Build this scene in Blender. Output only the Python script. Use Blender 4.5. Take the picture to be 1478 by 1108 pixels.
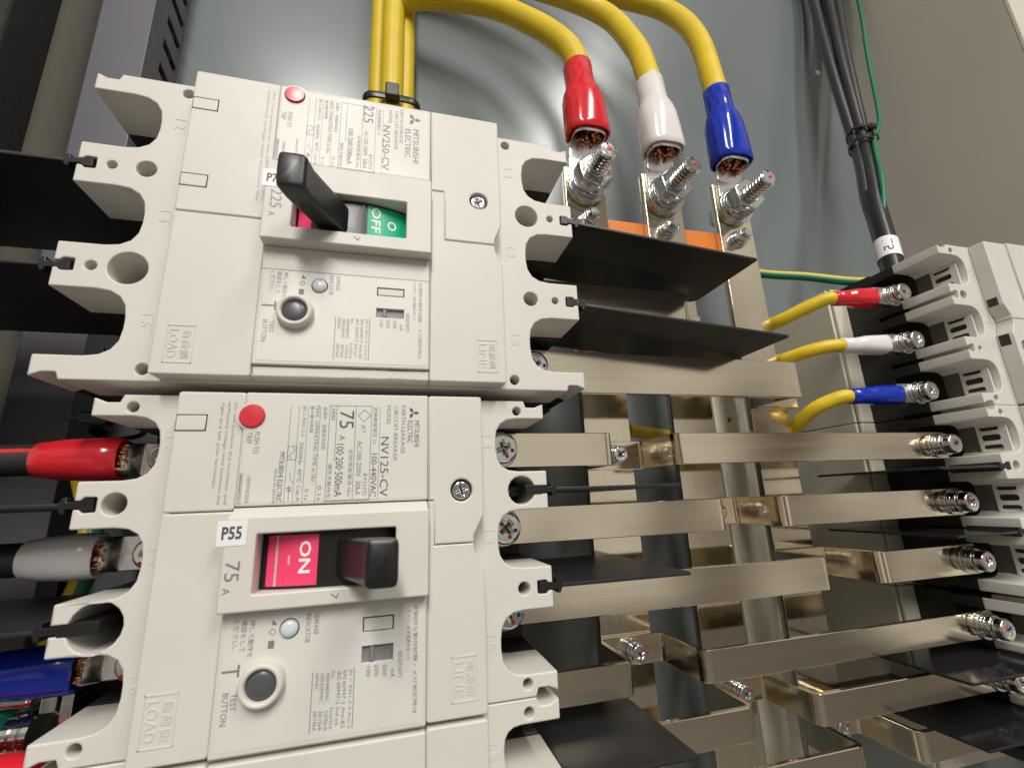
import bpy, bmesh, math, random
from mathutils import Vector, Matrix
random.seed(7)
D = bpy.data; SC = bpy.context.scene
for o in list(D.objects): D.objects.remove(o)
COL = SC.collection
MM = 0.001
PI = math.pi
# Panel space: u right, v up, w out of the panel, millimetres.  World: X = u, Z = v, Y = -w.
def PW(u, v, w): return Vector((u, -w, v)) * MM

# ------------------------------------------------------------------ camera
cam = D.cameras.new('camera'); camo = D.objects.new('camera', cam); COL.objects.link(camo)
cam.sensor_width = 36; cam.sensor_fit = 'HORIZONTAL'; cam.lens = 654.27 / 1478 * 36
cam.clip_start = 0.004; cam.clip_end = 20
YAW, PITCH, ROLL = 0.2643, 0.2507, -0.0401
Ry = Matrix(((math.cos(YAW), 0, -math.sin(YAW)), (0, 1, 0), (math.sin(YAW), 0, math.cos(YAW))))
Rx = Matrix(((1, 0, 0), (0, math.cos(PITCH), -math.sin(PITCH)), (0, math.sin(PITCH), math.cos(PITCH))))
Rz = Matrix(((math.cos(ROLL), -math.sin(ROLL), 0), (math.sin(ROLL), math.cos(ROLL), 0), (0, 0, 1)))
P2W = Matrix(((1, 0, 0), (0, 0, -1), (0, 1, 0)))
camo.matrix_world = Matrix.Translation(PW(14.76, -33.1, 147.7)) @ (P2W @ Ry @ Rx @ Rz).to_4x4()
cam.dof.use_dof = True; cam.dof.focus_distance = 0.19; cam.dof.aperture_fstop = 20
SC.camera = camo
# ------------------------------------------------------------------ light
wd = D.worlds.new('World'); SC.world = wd; wd.use_nodes = True
bg = wd.node_tree.nodes['Background']; bg.inputs[1].default_value = 0.70
# soft, uneven noise all round, made up to vary the reflections in the metal
WN = wd.node_tree.nodes; WL = wd.node_tree.links
wt = WN.new('ShaderNodeTexCoord'); wn = WN.new('ShaderNodeTexNoise'); wn.inputs['Scale'].default_value = 2.6; wn.inputs['Detail'].default_value = 2.0
wr = WN.new('ShaderNodeValToRGB'); wr.color_ramp.interpolation = 'EASE'
wr.color_ramp.elements[0].position = 0.36; wr.color_ramp.elements[0].color = (0.16, 0.115, 0.08, 1)
wr.color_ramp.elements[1].position = 0.60; wr.color_ramp.elements[1].color = (1.0, 0.95, 0.87, 1)
WL.new(wt.outputs['Generated'], wn.inputs['Vector']); WL.new(wn.outputs['Fac'], wr.inputs['Fac']); WL.new(wr.outputs[0], bg.inputs[0])
def lamp(name, loc, sx, sy, power, col=(1, 0.97, 0.92)):
    l = D.lights.new(name, 'AREA'); l.shape = 'RECTANGLE'; l.size = sx; l.size_y = sy; l.energy = power; l.color = col
    o = D.objects.new(name, l); COL.objects.link(o); o.location = loc     # faces straight down like a ceiling fitting
    return o
lamp('ceiling_lamp', (-0.27, -2.1, 1.45), 0.22, 1.9, 96)
lamp('ceiling_lamp', (0.62, -1.35, 1.35), 0.10, 1.3, 26)
vs = SC.view_settings; vs.view_transform = 'Standard'; vs.look = 'None'; vs.gamma = 1; vs.exposure = -0.40; vs.use_curve_mapping = False

# ------------------------------------------------------------------ materials
def mat(name, col, rough=0.5, metal=0.0, var=0.04, scale=60, bump=0.0, bscale=900, spec=0.5, coat=0.0, rvar=0.08, stretch=None, sss=0):
    m = D.materials.new(name); m.use_nodes = True; nt = m.node_tree; N = nt.nodes; L = nt.links
    b = N['Principled BSDF']
    b.inputs['Metallic'].default_value = metal; b.inputs['Specular IOR Level'].default_value = spec
    b.inputs['Coat Weight'].default_value = coat; b.inputs['Coat Roughness'].default_value = 0.08
    tc = N.new('ShaderNodeTexCoord'); mp = N.new('ShaderNodeMapping'); L.new(tc.outputs['Object'], mp.inputs['Vector'])
    if stretch: mp.inputs['Scale'].default_value = stretch
    n = N.new('ShaderNodeTexNoise'); n.inputs['Scale'].default_value = scale; n.inputs['Detail'].default_value = 5; L.new(mp.outputs[0], n.inputs['Vector'])
    cr = N.new('ShaderNodeValToRGB')
    cr.color_ramp.elements[0].position = 0.3; cr.color_ramp.elements[1].position = 0.7
    cr.color_ramp.elements[0].color = tuple(max(0, c * (1 - var)) for c in col) + (1,)
    cr.color_ramp.elements[1].color = tuple(min(1, c * (1 + var)) for c in col) + (1,)
    L.new(n.outputs['Fac'], cr.inputs['Fac']); L.new(cr.outputs[0], b.inputs['Base Color'])
    mr = N.new('ShaderNodeMapRange'); mr.inputs['To Min'].default_value = max(0.02, rough - rvar); mr.inputs['To Max'].default_value = min(1, rough + rvar)
    n2 = N.new('ShaderNodeTexNoise'); n2.inputs['Scale'].default_value = scale * 2.3; n2.inputs['Detail'].default_value = 4; L.new(mp.outputs[0], n2.inputs['Vector'])
    L.new(n2.outputs['Fac'], mr.inputs['Value']); L.new(mr.outputs[0], b.inputs['Roughness'])
    if bump:
        n3 = N.new('ShaderNodeTexNoise'); n3.inputs['Scale'].default_value = bscale; n3.inputs['Detail'].default_value = 3; L.new(mp.outputs[0], n3.inputs['Vector'])
        bp = N.new('ShaderNodeBump'); bp.inputs['Strength'].default_value = bump; bp.inputs['Distance'].default_value = 0.0002
        L.new(n3.outputs['Fac'], bp.inputs['Height']); L.new(bp.outputs[0], b.inputs['Normal'])
    return m
M = {
 'beige': mat('beige_plastic', (0.63, 0.61, 0.555), 0.46, bump=0.10, bscale=2500, var=0.025, scale=40),
 'label': mat('label_film', (0.65, 0.635, 0.59), 0.34, var=0.03, scale=50, bump=0.05, bscale=300),
 'glossy_label': mat('glossy_label_film', (0.69, 0.67, 0.62), 0.42, var=0.03, scale=40, bump=0.2, bscale=160, spec=0.4),
 'base': mat('black_moulding', (0.014, 0.014, 0.013), 0.5, bump=0.1, bscale=1500),
 'black': mat('black_plastic', (0.010, 0.010, 0.011), 0.34, bump=0.06, bscale=1200, var=0.2),
 'barrier': mat('black_barrier_sheet', (0.016, 0.016, 0.018), 0.40, bump=0.12, bscale=500, var=0.25, scale=30),
 'barrier_gloss': mat('polished_barrier_sheet', (0.016, 0.016, 0.018), 0.10, bump=0.12, bscale=200, var=0.25, scale=30, rvar=0.05),
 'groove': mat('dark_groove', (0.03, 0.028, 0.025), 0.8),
 'nickel': mat('nickel_plated_copper', (0.82, 0.73, 0.57), 0.12, 1.0, var=0.045, scale=160, bump=0.035, bscale=6000, stretch=(0.03, 1, 1), rvar=0.06),
 'nickel_bright': mat('nickel_plated_bar', (0.82, 0.73, 0.57), 0.085, 1.0, var=0.04, scale=160, bump=0.03, bscale=6000, stretch=(1, 0.03, 1), rvar=0.045),
 'zinc': mat('zinc_plated_steel', (0.66, 0.67, 0.68), 0.14, 1.0, var=0.08, scale=200, rvar=0.1),
 'steel': mat('steel_screw', (0.70, 0.69, 0.66), 0.13, 1.0, var=0.08, scale=200, rvar=0.1),
 'tin': mat('tinned_lug', (0.83, 0.82, 0.80), 0.28, 1.0, var=0.05, scale=200),
 'copper': mat('copper_strand', (0.72, 0.36, 0.22), 0.28, 1.0, var=0.15, scale=500),
 'yellow': mat('yellow_insulation', (0.70, 0.51, 0.015), 0.42, var=0.06, scale=60, bump=0.1, bscale=300),
 'red': mat('red_vinyl', (0.66, 0.02, 0.03), 0.14, var=0.05, scale=80, bump=0.06, bscale=180, rvar=0.05),
 'white': mat('white_vinyl', (0.76, 0.73, 0.72), 0.18, var=0.03, scale=80, bump=0.06, bscale=180, rvar=0.05),
 'blue': mat('blue_vinyl', (0.006, 0.03, 0.38), 0.14, var=0.08, scale=80, bump=0.06, bscale=180, rvar=0.05),
 'green': mat('green_vinyl', (0.004, 0.12, 0.06), 0.2, var=0.08, scale=80),
 'cable': mat('black_sheath', (0.022, 0.022, 0.024), 0.38, var=0.15, scale=80, bump=0.15, bscale=500),
 'cabgreen': mat('green_insulation', (0.01, 0.17, 0.08), 0.4),
 'orange': mat('orange_insulator', (0.72, 0.20, 0.02), 0.45, var=0.06),
 'panel': mat('glossy_grey_back_panel', (0.18, 0.205, 0.21), 0.24, 0.08, var=0.05, scale=8, bump=0.04, bscale=60, rvar=0.04, spec=0.4),
 'paint': mat('beige_cabinet_paint', (0.50, 0.465, 0.39), 0.5, var=0.03, scale=15, bump=0.25, bscale=700),
 'frame': mat('cream_frame_paint', (0.65, 0.62, 0.51), 0.42, var=0.03, scale=15, bump=0.2, bscale=700),
 'duct': mat('grey_duct_plastic', (0.105, 0.10, 0.115), 0.5, var=0.04, bump=0.15, bscale=900),
 'gasket': mat('black_foam_gasket', (0.018, 0.018, 0.017), 0.85, var=0.3, scale=300, bump=0.6, bscale=800),
 'slot_shade': mat('painted_slot_shade', (0.10, 0.096, 0.078), 0.55, bump=0.1),  # beige slot plastic with its shade put into the colour
 'added_floor': mat('added_dark_floor', (0.16, 0.15, 0.14), 0.5),
 'ink': mat('grey_printing_ink', (0.19, 0.185, 0.175), 0.55),
 'ink_dark': mat('dark_printing_ink', (0.075, 0.072, 0.07), 0.5),
 'ink_dark_glare': mat('glare_lightened_dark_ink', (0.17, 0.165, 0.155), 0.5),  # dark ink made lighter to imitate glare on the OFF breaker
 'ink_glare': mat('glare_lightened_ink', (0.29, 0.28, 0.265), 0.5),  # grey ink made lighter to imitate glare on the OFF breaker
 'sticker': mat('white_sticker', (0.80, 0.80, 0.80), 0.4, var=0.01),
 'pushred': mat('red_push_plastic', (0.62, 0.035, 0.05), 0.28, var=0.05),
 'onred': mat('on_label_red', (0.85, 0.06, 0.16), 0.35, var=0.02),
 'offgreen': mat('off_label_green', (0.0, 0.42, 0.22), 0.3, var=0.02),
 'legend': mat('legend_white', (0.85, 0.85, 0.83), 0.4),
 'greybtn': mat('grey_button_plastic', (0.075, 0.08, 0.085), 0.3, bump=0.1),
 'slide': mat('grey_slide_plastic', (0.20, 0.205, 0.20), 0.4),
 'lens': mat('pale_blue_indicator', (0.62, 0.68, 0.72), 0.2),
 'inkblue': mat('blue_paint_mark', (0.02, 0.03, 0.35), 0.4),
 'inkred': mat('red_paint_mark', (0.6, 0.03, 0.03), 0.4),
}

# ------------------------------------------------------------------ mesh helpers (all lengths mm)
def fin(me, ang=32):
    if len(me.polygons):
        keep = [f.use_smooth for f in me.polygons]
        me.set_sharp_from_angle(angle=math.radians(ang))
        me.polygons.foreach_set('use_smooth', keep)
    return me
def from_bm(bm, flat=None):
    # big planar faces stay flat shaded, round ones smooth
    bm.normal_update()
    if flat != 'keep':
        for f in bm.faces:
            n = f.normal; f.smooth = not (flat and max(abs(n.x), abs(n.y), abs(n.z)) > 0.9995 if flat == 'box' else flat == 'z' and abs(n.z) > 0.9995)
    me = D.meshes.new('m'); bm.normal_update(); bm.to_mesh(me); bm.free(); return me
def join(ms):
    bm = bmesh.new()
    for m in ms:
        bm.from_mesh(m); D.meshes.remove(m)
    return from_bm(bm, 'keep')
def tr(me, mx): me.transform(mx); return me
def mv(me, x, y, z): return tr(me, Matrix.Translation((x, y, z)))
def rot(me, ang, ax): return tr(me, Matrix.Rotation(ang, 4, ax))
def dirmx(a, b):          # local z -> direction a->b, origin a
    a = Vector(a); b = Vector(b); q = (b - a).to_track_quat('Z', 'Y'); return Matrix.Translation(a) @ q.to_matrix().to_4x4()

def circ(cx, cy, r, n=24, rev=False):
    p = [(cx + r * math.cos(2 * PI * i / n), cy + r * math.sin(2 * PI * i / n)) for i in range(n)]
    return p[::-1] if rev else p
def rect(x0, x1, y0, y1): return [(x0, y0), (x1, y0), (x1, y1), (x0, y1)]
def rpoly(pts, r, seg=5):
    out = []; n = len(pts)
    for i in range(n):
        rr = r[i] if isinstance(r, (list, tuple)) else r
        p = Vector(pts[i]); a = Vector(pts[i - 1]) - p; b = Vector(pts[(i + 1) % n]) - p
        la, lb = a.length, b.length
        if rr <= 0 or la < 1e-6 or lb < 1e-6: out.append(tuple(p)); continue
        an = a.angle(b) if la * lb > 0 else PI
        if an > PI - 0.05: out.append(tuple(p)); continue
        t = min(rr / math.tan(an / 2), la * 0.49, lb * 0.49)
        s = p + a.normalized() * t; e = p + b.normalized() * t
        for k in range(seg + 1):
            f = k / seg; out.append(tuple(s * (1 - f) ** 2 + p * 2 * f * (1 - f) + e * f * f))
    return out
def ext(loops, z0, z1, bev=0.0, seg=2):
    """outline + holes -> bevelled plate between z0 and z1"""
    cu = D.curves.new('c', 'CURVE'); cu.dimensions = '2D'; cu.fill_mode = 'BOTH'
    for lp in loops:
        sp = cu.splines.new('POLY'); sp.points.add(len(lp) - 1)
        for q, p in zip(sp.points, lp): q.co = (p[0], p[1], 0, 1)
        sp.use_cyclic_u = True
    cu.extrude = max(1e-4, (z1 - z0) / 2 - bev)
    if bev: cu.bevel_depth = bev; cu.bevel_resolution = seg; cu.offset = -bev
    ob = D.objects.new('c', cu); me = D.meshes.new_from_object(ob); D.objects.remove(ob); D.curves.remove(cu)
    bm = bmesh.new(); bm.from_mesh(me); D.meshes.remove(me); bmesh.ops.remove_doubles(bm, verts=bm.verts, dist=1e-4)
    bmesh.ops.recalc_face_normals(bm, faces=bm.faces)
    for v in bm.verts: v.co.z += (z0 + z1) / 2
    return from_bm(bm, 'z')
def box(x0, x1, y0, y1, z0, z1, bev=0.0, seg=2):
    bm = bmesh.new(); bmesh.ops.create_cube(bm, size=1)
    for v in bm.verts: v.co = Vector(((x0 + x1) / 2 + v.co.x * (x1 - x0), (y0 + y1) / 2 + v.co.y * (y1 - y0), (z0 + z1) / 2 + v.co.z * (z1 - z0)))
    if bev: bmesh.ops.bevel(bm, geom=bm.edges[:], offset=bev, segments=seg, affect='EDGES', profile=0.5)
    return from_bm(bm, 'box')
def lathe(prof, n=28):
    bm = bmesh.new(); rings = []
    for r, z in prof:
        if r < 1e-5: rings.append([bm.verts.new((0, 0, z))])
        else: rings.append([bm.verts.new((r * math.cos(2 * PI * i / n), r * math.sin(2 * PI * i / n), z)) for i in range(n)])
    for a, b in zip(rings, rings[1:]):
        if len(a) == 1 and len(b) == 1: continue
        for i in range(n):
            j = (i + 1) % n
            if len(a) == 1: bm.faces.new((a[0], b[j], b[i]))
            elif len(b) == 1: bm.faces.new((a[i], a[j], b[0]))
            else: bm.faces.new((a[i], a[j], b[j], b[i]))
    bmesh.ops.recalc_face_normals(bm, faces=bm.faces)
    return from_bm(bm)
def smooth_path(pts, k=8):
    P = [Vector(p) for p in pts]; P = [P[0] * 2 - P[1]] + P + [P[-1] * 2 - P[-2]]; out = []
    for i in range(1, len(P) - 2):
        a, b, c, d = P[i - 1:i + 3]
        for s in range(k):
            t = s / k
            out.append(0.5 * ((2 * b) + (c - a) * t + (2 * a - 5 * b + 4 * c - d) * t * t + (3 * b - a - 3 * c + d) * t ** 3))
    out.append(P[-2]); return out
def tube(pts, r, n=14, k=8, smooth=True, caps=True):
    P = smooth_path(pts, k) if smooth else [Vector(p) for p in pts]
    R = r if callable(r) else (lambda f: r)
    bm = bmesh.new(); rings = []; up = None
    for i, p in enumerate(P):
        t = (P[min(i + 1, len(P) - 1)] - P[max(i - 1, 0)]).normalized()
        if up is None: up = t.orthogonal().normalized()
        up = (up - t * up.dot(t)).normalized(); s = t.cross(up); rr = R(i / (len(P) - 1))
        rings.append([bm.verts.new(p + (up * math.cos(2 * PI * q / n) + s * math.sin(2 * PI * q / n)) * rr) for q in range(n)])
    for a, b in zip(rings, rings[1:]):
        for q in range(n): bm.faces.new((a[q], a[(q + 1) % n], b[(q + 1) % n], b[q]))
    if caps: bm.faces.new(rings[0][::-1]); bm.faces.new(rings[-1])
    bmesh.ops.recalc_face_normals(bm, faces=bm.faces)
    return from_bm(bm)
def loft(secs, n=32, cap=(True, True)):
    """secs: (centre, axis_x, axis_y, a, b, exponent)"""
    bm = bmesh.new(); rings = []
    for c, ax, ay, a, b, e in secs:
        c = Vector(c); ax = Vector(ax); ay = Vector(ay); rg = []
        for i in range(n):
            th = 2 * PI * i / n; cx, sx = math.cos(th), math.sin(th)
            rg.append(bm.verts.new(c + ax * (a * math.copysign(abs(cx) ** (2 / e), cx)) + ay * (b * math.copysign(abs(sx) ** (2 / e), sx))))
        rings.append(rg)
    for a, b in zip(rings, rings[1:]):
        for i in range(n): bm.faces.new((a[i], a[(i + 1) % n], b[(i + 1) % n], b[i]))
    if cap[0]: bm.faces.new(rings[0][::-1])
    if cap[1]: bm.faces.new(rings[-1])
    bmesh.ops.recalc_face_normals(bm, faces=bm.faces)
    return from_bm(bm)
def ribbon(path, v0, v1, t, rad=3.0, seg=5, bev=0.25):
    """flat bar bent along a (u,w) path, standing between v0 and v1, thickness t"""
    P = []; n = len(path)
    for i, p in enumerate(path):
        p = Vector(p)
        if 0 < i < n - 1:
            a = Vector(path[i - 1]) - p; b = Vector(path[i + 1]) - p; r = min(rad, a.length * 0.45, b.length * 0.45)
            s = p + a.normalized() * r; e = p + b.normalized() * r
            for k in range(seg + 1):
                f = k / seg; P.append(s * (1 - f) ** 2 + p * 2 * f * (1 - f) + e * f * f)
        else: P.append(p)
    L = []; Rr = []
    for i, p in enumerate(P):
        t0 = (P[min(i + 1, len(P) - 1)] - P[max(i - 1, 0)]).normalized(); nn = Vector((-t0.y, t0.x))
        L.append(p + nn * t / 2); Rr.append(p - nn * t / 2)
    me = ext([[tuple(q) for q in L] + [tuple(q) for q in Rr[::-1]]], v0, v1, bev, 0)
    # plate was built in (u, w) extruded along v: swap axes
    return tr(me, Matrix(((1, 0, 0, 0), (0, 0, 1, 0), (0, 1, 0, 0), (0, 0, 0, 1))))
TXT = {}
def text(body, x0, x1, yc, h, z, depth=0.0, bold=0.0):
    """flat printed line from x0 to x1, centred at yc, cap height h"""
    cu = D.curves.new('t', 'FONT'); cu.body = body; cu.size = 1.0; cu.resolution_u = 2; cu.extrude = depth; cu.offset = bold
    ob = D.objects.new('t', cu); me = D.meshes.new_from_object(ob); D.objects.remove(ob); D.curves.remove(cu)
    if not len(me.vertices): return me
    xs = [v.co.x for v in me.vertices]; ys = [v.co.y for v in me.vertices]
    sx = (x1 - x0) / max(1e-6, max(xs) - min(xs)); sy = h / max(1e-6, max(ys) - min(ys)); ym = (max(ys) + min(ys)) / 2; xm = min(xs)
    for v in me.vertices: v.co = Vector((x0 + (v.co.x - xm) * sx, yc + (v.co.y - ym) * sy, z + v.co.z))
    return me
def flat(loops, z): return ext(loops, z - 0.02, z + 0.02)
def line(x0, y0, x1, y1, w, z):
    a = Vector((x0, y0)); b = Vector((x1, y1)); n = (b - a).normalized(); n = Vector((-n.y, n.x)) * w / 2
    bm = bmesh.new(); bm.faces.new([bm.verts.new((p.x, p.y, z)) for p in (a - n, b - n, b + n, a + n)]); return from_bm(bm)

# ------------------------------------------------------------------ object helpers
FR = {'panel': Matrix(((1, 0, 0), (0, 0, -1), (0, 1, 0))),
      'left': Matrix(((0, 1, 0), (0, 0, -1), (-1, 0, 0))),      # breaker turned so its line end points right
      'right': Matrix(((0, -1, 0), (0, 0, -1), (1, 0, 0)))}     # line end points left
def tag(o, label, cat, group=None):
    o['label'] = label; o['category'] = cat
    if group: o['group'] = group
    return o
def thing(name, label, cat, at=(0, 0, 0), frame='panel', group=None):
    o = D.objects.new(name, None); o.empty_display_size = 0.01; COL.objects.link(o)
    o.matrix_world = Matrix.Translation(PW(*at)) @ FR[frame].to_4x4()
    return tag(o, label, cat, group)
def part(name, me, m, parent, ang=32):
    fin(me, ang); me.transform(Matrix.Scale(MM, 4)); me.name = name
    me.materials.clear(); me.materials.append(M[m]); o = D.objects.new(name, me); COL.objects.link(o); o.parent = parent
    return o
def solo(name, me, m, label, cat, group=None, kind=None, ang=32):
    """single mesh thing given in panel millimetres"""
    fin(me, ang); c = Vector((0, 0, 0))
    for v in me.vertices: c += v.co
    c /= max(1, len(me.vertices)); me.transform(Matrix.Translation(-c)); me.transform(Matrix.Scale(MM, 4)); me.name = name
    me.materials.clear(); me.materials.append(M[m]); o = D.objects.new(name, me); COL.objects.link(o)
    o.matrix_world = Matrix.Translation(PW(*c)) @ FR['panel'].to_4x4()
    if kind: o['kind'] = kind
    else: tag(o, label, cat, group)
    return o

# ------------------------------------------------------------------ the setting
BACK = -130
solo('back_panel', box(-170, 470, -260, 560, BACK - 3, BACK), 'panel', 0, 0, kind='structure')
solo('cabinet_side_wall', box(466, 469, -260, 560, BACK, -12), 'paint', 0, 0, kind='structure')
solo('cabinet_flange', box(466, 520, -260, 560, -11.9, -9, 0.8), 'frame', 0, 0, kind='structure')
solo('cabinet_side_wall', box(-169, -166, -260, 560, BACK, -62), 'paint', 0, 0, kind='structure')
solo('cabinet_flange', box(-215, -166, -260, 560, -61.9, -59, 0.8), 'paint', 0, 0, kind='structure')
solo('door_gasket', ext([rpoly(rect(-166, -159, -86, -60), 2.5)], -260, 560), 'gasket', 0, 0)
gk = D.objects['door_gasket']
gk.data.transform(Matrix(((1, 0, 0, 0), (0, 0, 1, 0), (0, 1, 0, 0), (0, 0, 0, 1))))
gk.matrix_world = Matrix.Translation(PW(-162.5, 150, -73)) @ FR['panel'].to_4x4()
tag(gk, 'black foam gasket strip along the edge of the cabinet side', 'gasket')

solo('added_cabinet_bottom', box(-166, 466, -263, -260.1, BACK, -12), 'paint', 0, 0, kind='structure')  # unseen plate, added to block light from below
solo('added_floor', box(-4000, 4000, -1303, -1300, -5000, 5000), 'added_floor', 0, 0, kind='structure')  # unseen floor, added to cut the ambient light on undersides
# breaker support boxes on the right (cream painted sheet)
for v0, v1, lab in ((4.5, 92, 'cream sheet metal support box behind the breaker wired with coloured cables'),
                    (-87, 3.9, 'cream sheet metal support box behind the breaker with two flat phase barriers'),
                    (-175, -87.6, 'cream sheet metal support box behind the lowest breaker fed by flat bars')):
    t = thing('support_box', lab, 'support', (287, (v0 + v1) / 2, BACK), group='cream breaker support boxes'); h = (v1 - v0) / 2
    part('side_plate', box(0, 2, -h, h, 0, 66.5, 0.5), 'frame', t); part('front_plate', box(2.05, 90, -h, h, 66.7, 68.6, 0.5), 'frame', t)
for v0, v1, lab in ((2, 111, 'dark support box behind the breaker switched off'), (-92, 0, 'dark support box behind the breaker switched on'), (-180, -93, 'dark support box behind the lowest left breaker')):
    solo('support_box', box(-45, 45, v0, v1, BACK, -61.3, 0.5), 'base', lab, 'support')
# cream upright channel between the bars
t = thing('upright_channel', 'cream painted upright channel with a small hole between the main busbars', 'channel', (222, 0, BACK))
part('front_plate', tr(ext([rect(-260, 26, -9.5, 8), circ(11.2, 1.5, 1.5, 16)], 33, 36, 0.6), Matrix(((0, 1, 0, 0), (1, 0, 0, 0), (0, 0, 1, 0), (0, 0, 0, 1)))), 'frame', t)
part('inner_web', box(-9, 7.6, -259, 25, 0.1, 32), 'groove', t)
part('side_flange', box(8.3, 30, -260, 26, 28, 30, 0.5), 'frame', t)

# wiring duct on the left
t = thing('wiring_duct', 'grey slotted wiring duct with lid running up the cabinet side', 'duct', (-137, 0, BACK))
part('lid', box(-12.5, 12.5, -260, 560, 32.0, 34.6, 0.6), 'duct', t)
part('side_wall', box(-12, -10.5, -260, 560, 0.1, 31.9), 'duct', t)
holes = []
vv = -250
sl = 4.0
while vv < 550:
    holes.append([(vv, 2.5), (vv + 6.5, 2.5), (vv + 6.5 + sl, 20), (vv + sl, 20)]); vv += 18
me = ext([rect(-260, 560, 0.1, 31.9)] + holes, 0, 1.5)     # x=v, y=w
part('slotted_wall', tr(me, Matrix(((0, 0, 1, 10.5), (1, 0, 0, 0), (0, 1, 0, 0), (0, 0, 0, 1)))), 'duct', t)
part('duct_floor', box(-10.4, 10.4, -260, 560, 0.1, 1.5), 'groove', t)

# ------------------------------------------------------------------ breakers
def lug_outline(W, L, p, lw, sd, keys, step=3.2):
    """plan outline with three terminal slots at each end; keys: set of (end, lug index) that carry a keyhole"""
    def end(s):
        pts = []; rad = []; T = L / 2; sw = p - lw; B = T - sd
        def a(x, y, r=0.4): pts.append((x, y)); rad.append(r)
        a(-W / 2, T - 7, 0.3); a(-W / 2 + 2.2, T - 6.2, 0.3); a(-W / 2 + 2.2, T - 3, 0.3); a(-W / 2 + 0.9, T, 0.3)
        for i, c in enumerate((-p, 0, p)):
            a(c - sw / 2, T, 0.5); a(c - sw / 2, B, sw * 0.42); a(c + sw / 2, B, sw * 0.42); a(c + sw / 2, T, 0.5)
            if i < 2:
                m = c + p / 2
                if (s, i) in keys:
                    d, r = keys[(s, i)]; m0 = 1.3
                    th = math.asin(m0 / r); a(m - m0, T, 0.2)
                    for k in range(17):
                        an = PI / 2 + th + (2 * PI - 2 * th) * k / 16
                        a(m + r * math.cos(an), T - d + r * math.sin(an), 0)
                    a(m + m0, T, 0.2)
                else:
                    for x, y in ((-1.1, 0), (-1.1, 1.3), (-2.0, 2.2), (-1.9, 5.0), (1.9, 5.0), (2.0, 2.2), (1.1, 1.3), (1.1, 0)): a(m + x, T - y, 0.35)
        a(W / 2 - 0.9, T, 0.3); a(W / 2 - 2.2, T - 3, 0.3); a(W / 2 - 2.2, T - 6.2, 0.3); a(W / 2, T - 7, 0.3)
        return pts, rad
    p1, r1 = end(1); p2, r2 = end(-1)
    pts = p1 + [(-x, -y) for x, y in p2]
    return rpoly(pts, r1 + r2, 4)

def cross(r, w): return [(-w, -r), (w, -r), (w, -w), (r, -w), (r, w), (w, w), (w, r), (-w, r), (-w, w), (-r, w), (-r, -w), (-w, -w)]
def crot(pts, a): return [(x * math.cos(a) - y * math.sin(a), x * math.sin(a) + y * math.cos(a)) for x, y in pts]
def screw_head(r, h, a=0.4, slot=0.55):
    bv = min(h * 0.45, r * 0.2)
    top = ext([circ(0, 0, r, 36), crot(cross(max(r * slot - bv, r * 0.3), max(0.02, r * 0.19 - bv) + r * 0.03), a)[::-1]], 0.01, h, bv, 4)
    return join([top, lathe([(0, -0.5), (r * 0.75, -0.5)], 24)])

def logo(cx, cy, s, z):
    """three rhombi meeting at a point, s = rhombus long diagonal; one up and two down-slanted"""
    ms = []
    for k in range(3):
        a = PI / 2 + k * 2 * PI / 3
        d = Vector((math.cos(a), math.sin(a))); n = Vector((-d.y, d.x))
        q = [Vector((0, 0)) + d * 0.0, d * s / 2 + n * s * 0.29, d * s, d * s / 2 - n * s * 0.29]
        ms.append(flat([[(cx + p.x, cy + p.y) for p in q]], z))
    return join(ms)

NAME_B = [
    ('EARTH-LEAKAGE', -41.1, -26.6, 18.0, 1.2), ('CIRCUIT-BREAKER', -41.0, -24.5, 15.8, 1.2), ('MODEL', -41.0, -35.2, 13.7, 1.2),
    ('定格絶縁電圧 Ui', -40.5, -29.5, 9.9, 1.2), ('JET', -35.2, -32.7, 6.5, 1.2), ('AC100-200V  30kA', -30.4, -15.0, 5.7, 1.4), ('RYOYO', -21.0, -14.9, 7.5, 1.2),
    ('A', -32.1, -30.6, 0.8, 1.6), ('定格感度電流 IΔn', -28.0, -14.9, 3.4, 1.1), ('定格電流', -40.1, -36.4, -1.9, 1.1),
    ('高速形・高調波対応形', -40.3, -27.8, -4.2, 1.1), ('慣性不動作形', -24.0, -14.3, -2.1, 1.1), ('MAX. OPERATING TIME at IΔn', -40.7, -19.0, -6.2, 1.1),
    ('0.1s', -17.9, -14.0, -4.5, 1.0), ('最大動作時間', -40.7, -32.9, -7.7, 1.0), ('JIS C 8201-2-2', -40.7, -31.7, -9.9, 1.1),
    ('50/60Hz  40℃ Cat.A', -30.1, -13.9, -9.9, 1.1), ('0.1s', -17.2, -14.2, -7.8, 1.0),
    ('MADE IN JAPAN', -22.9, -13.7, -16.1, 0.9), ('PUSH TO', -33.1, -27.1, -21.5, 1.4), ('TRIP', -33.1, -29.8, -23.4, 1.4),
    ('1000742352', -21.0, -14.0, -22.5, 0.9), ('080000007013', -21.8, -13.7, -24.4, 0.9)]
NAME_B_DARK = [('MITSUBISHI', -36.5, -28.6, 22.0, 1.5), ('ELECTRIC', -36.5, -29.7, 20.0, 1.5), ('NV125-CV', -31.6, -14.4, 12.8, 2.3),
    ('100-440VAC', -26.7, -14.5, 9.9, 1.6), ('75', -39.3, -34.1, 1.8, 4.0), ('100·200·500mA', -29.6, -14.8, 0.4, 2.1), ('MITSUBISHI ELECTRIC', -27.4, -13.9, -14.7, 1.3)]
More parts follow.
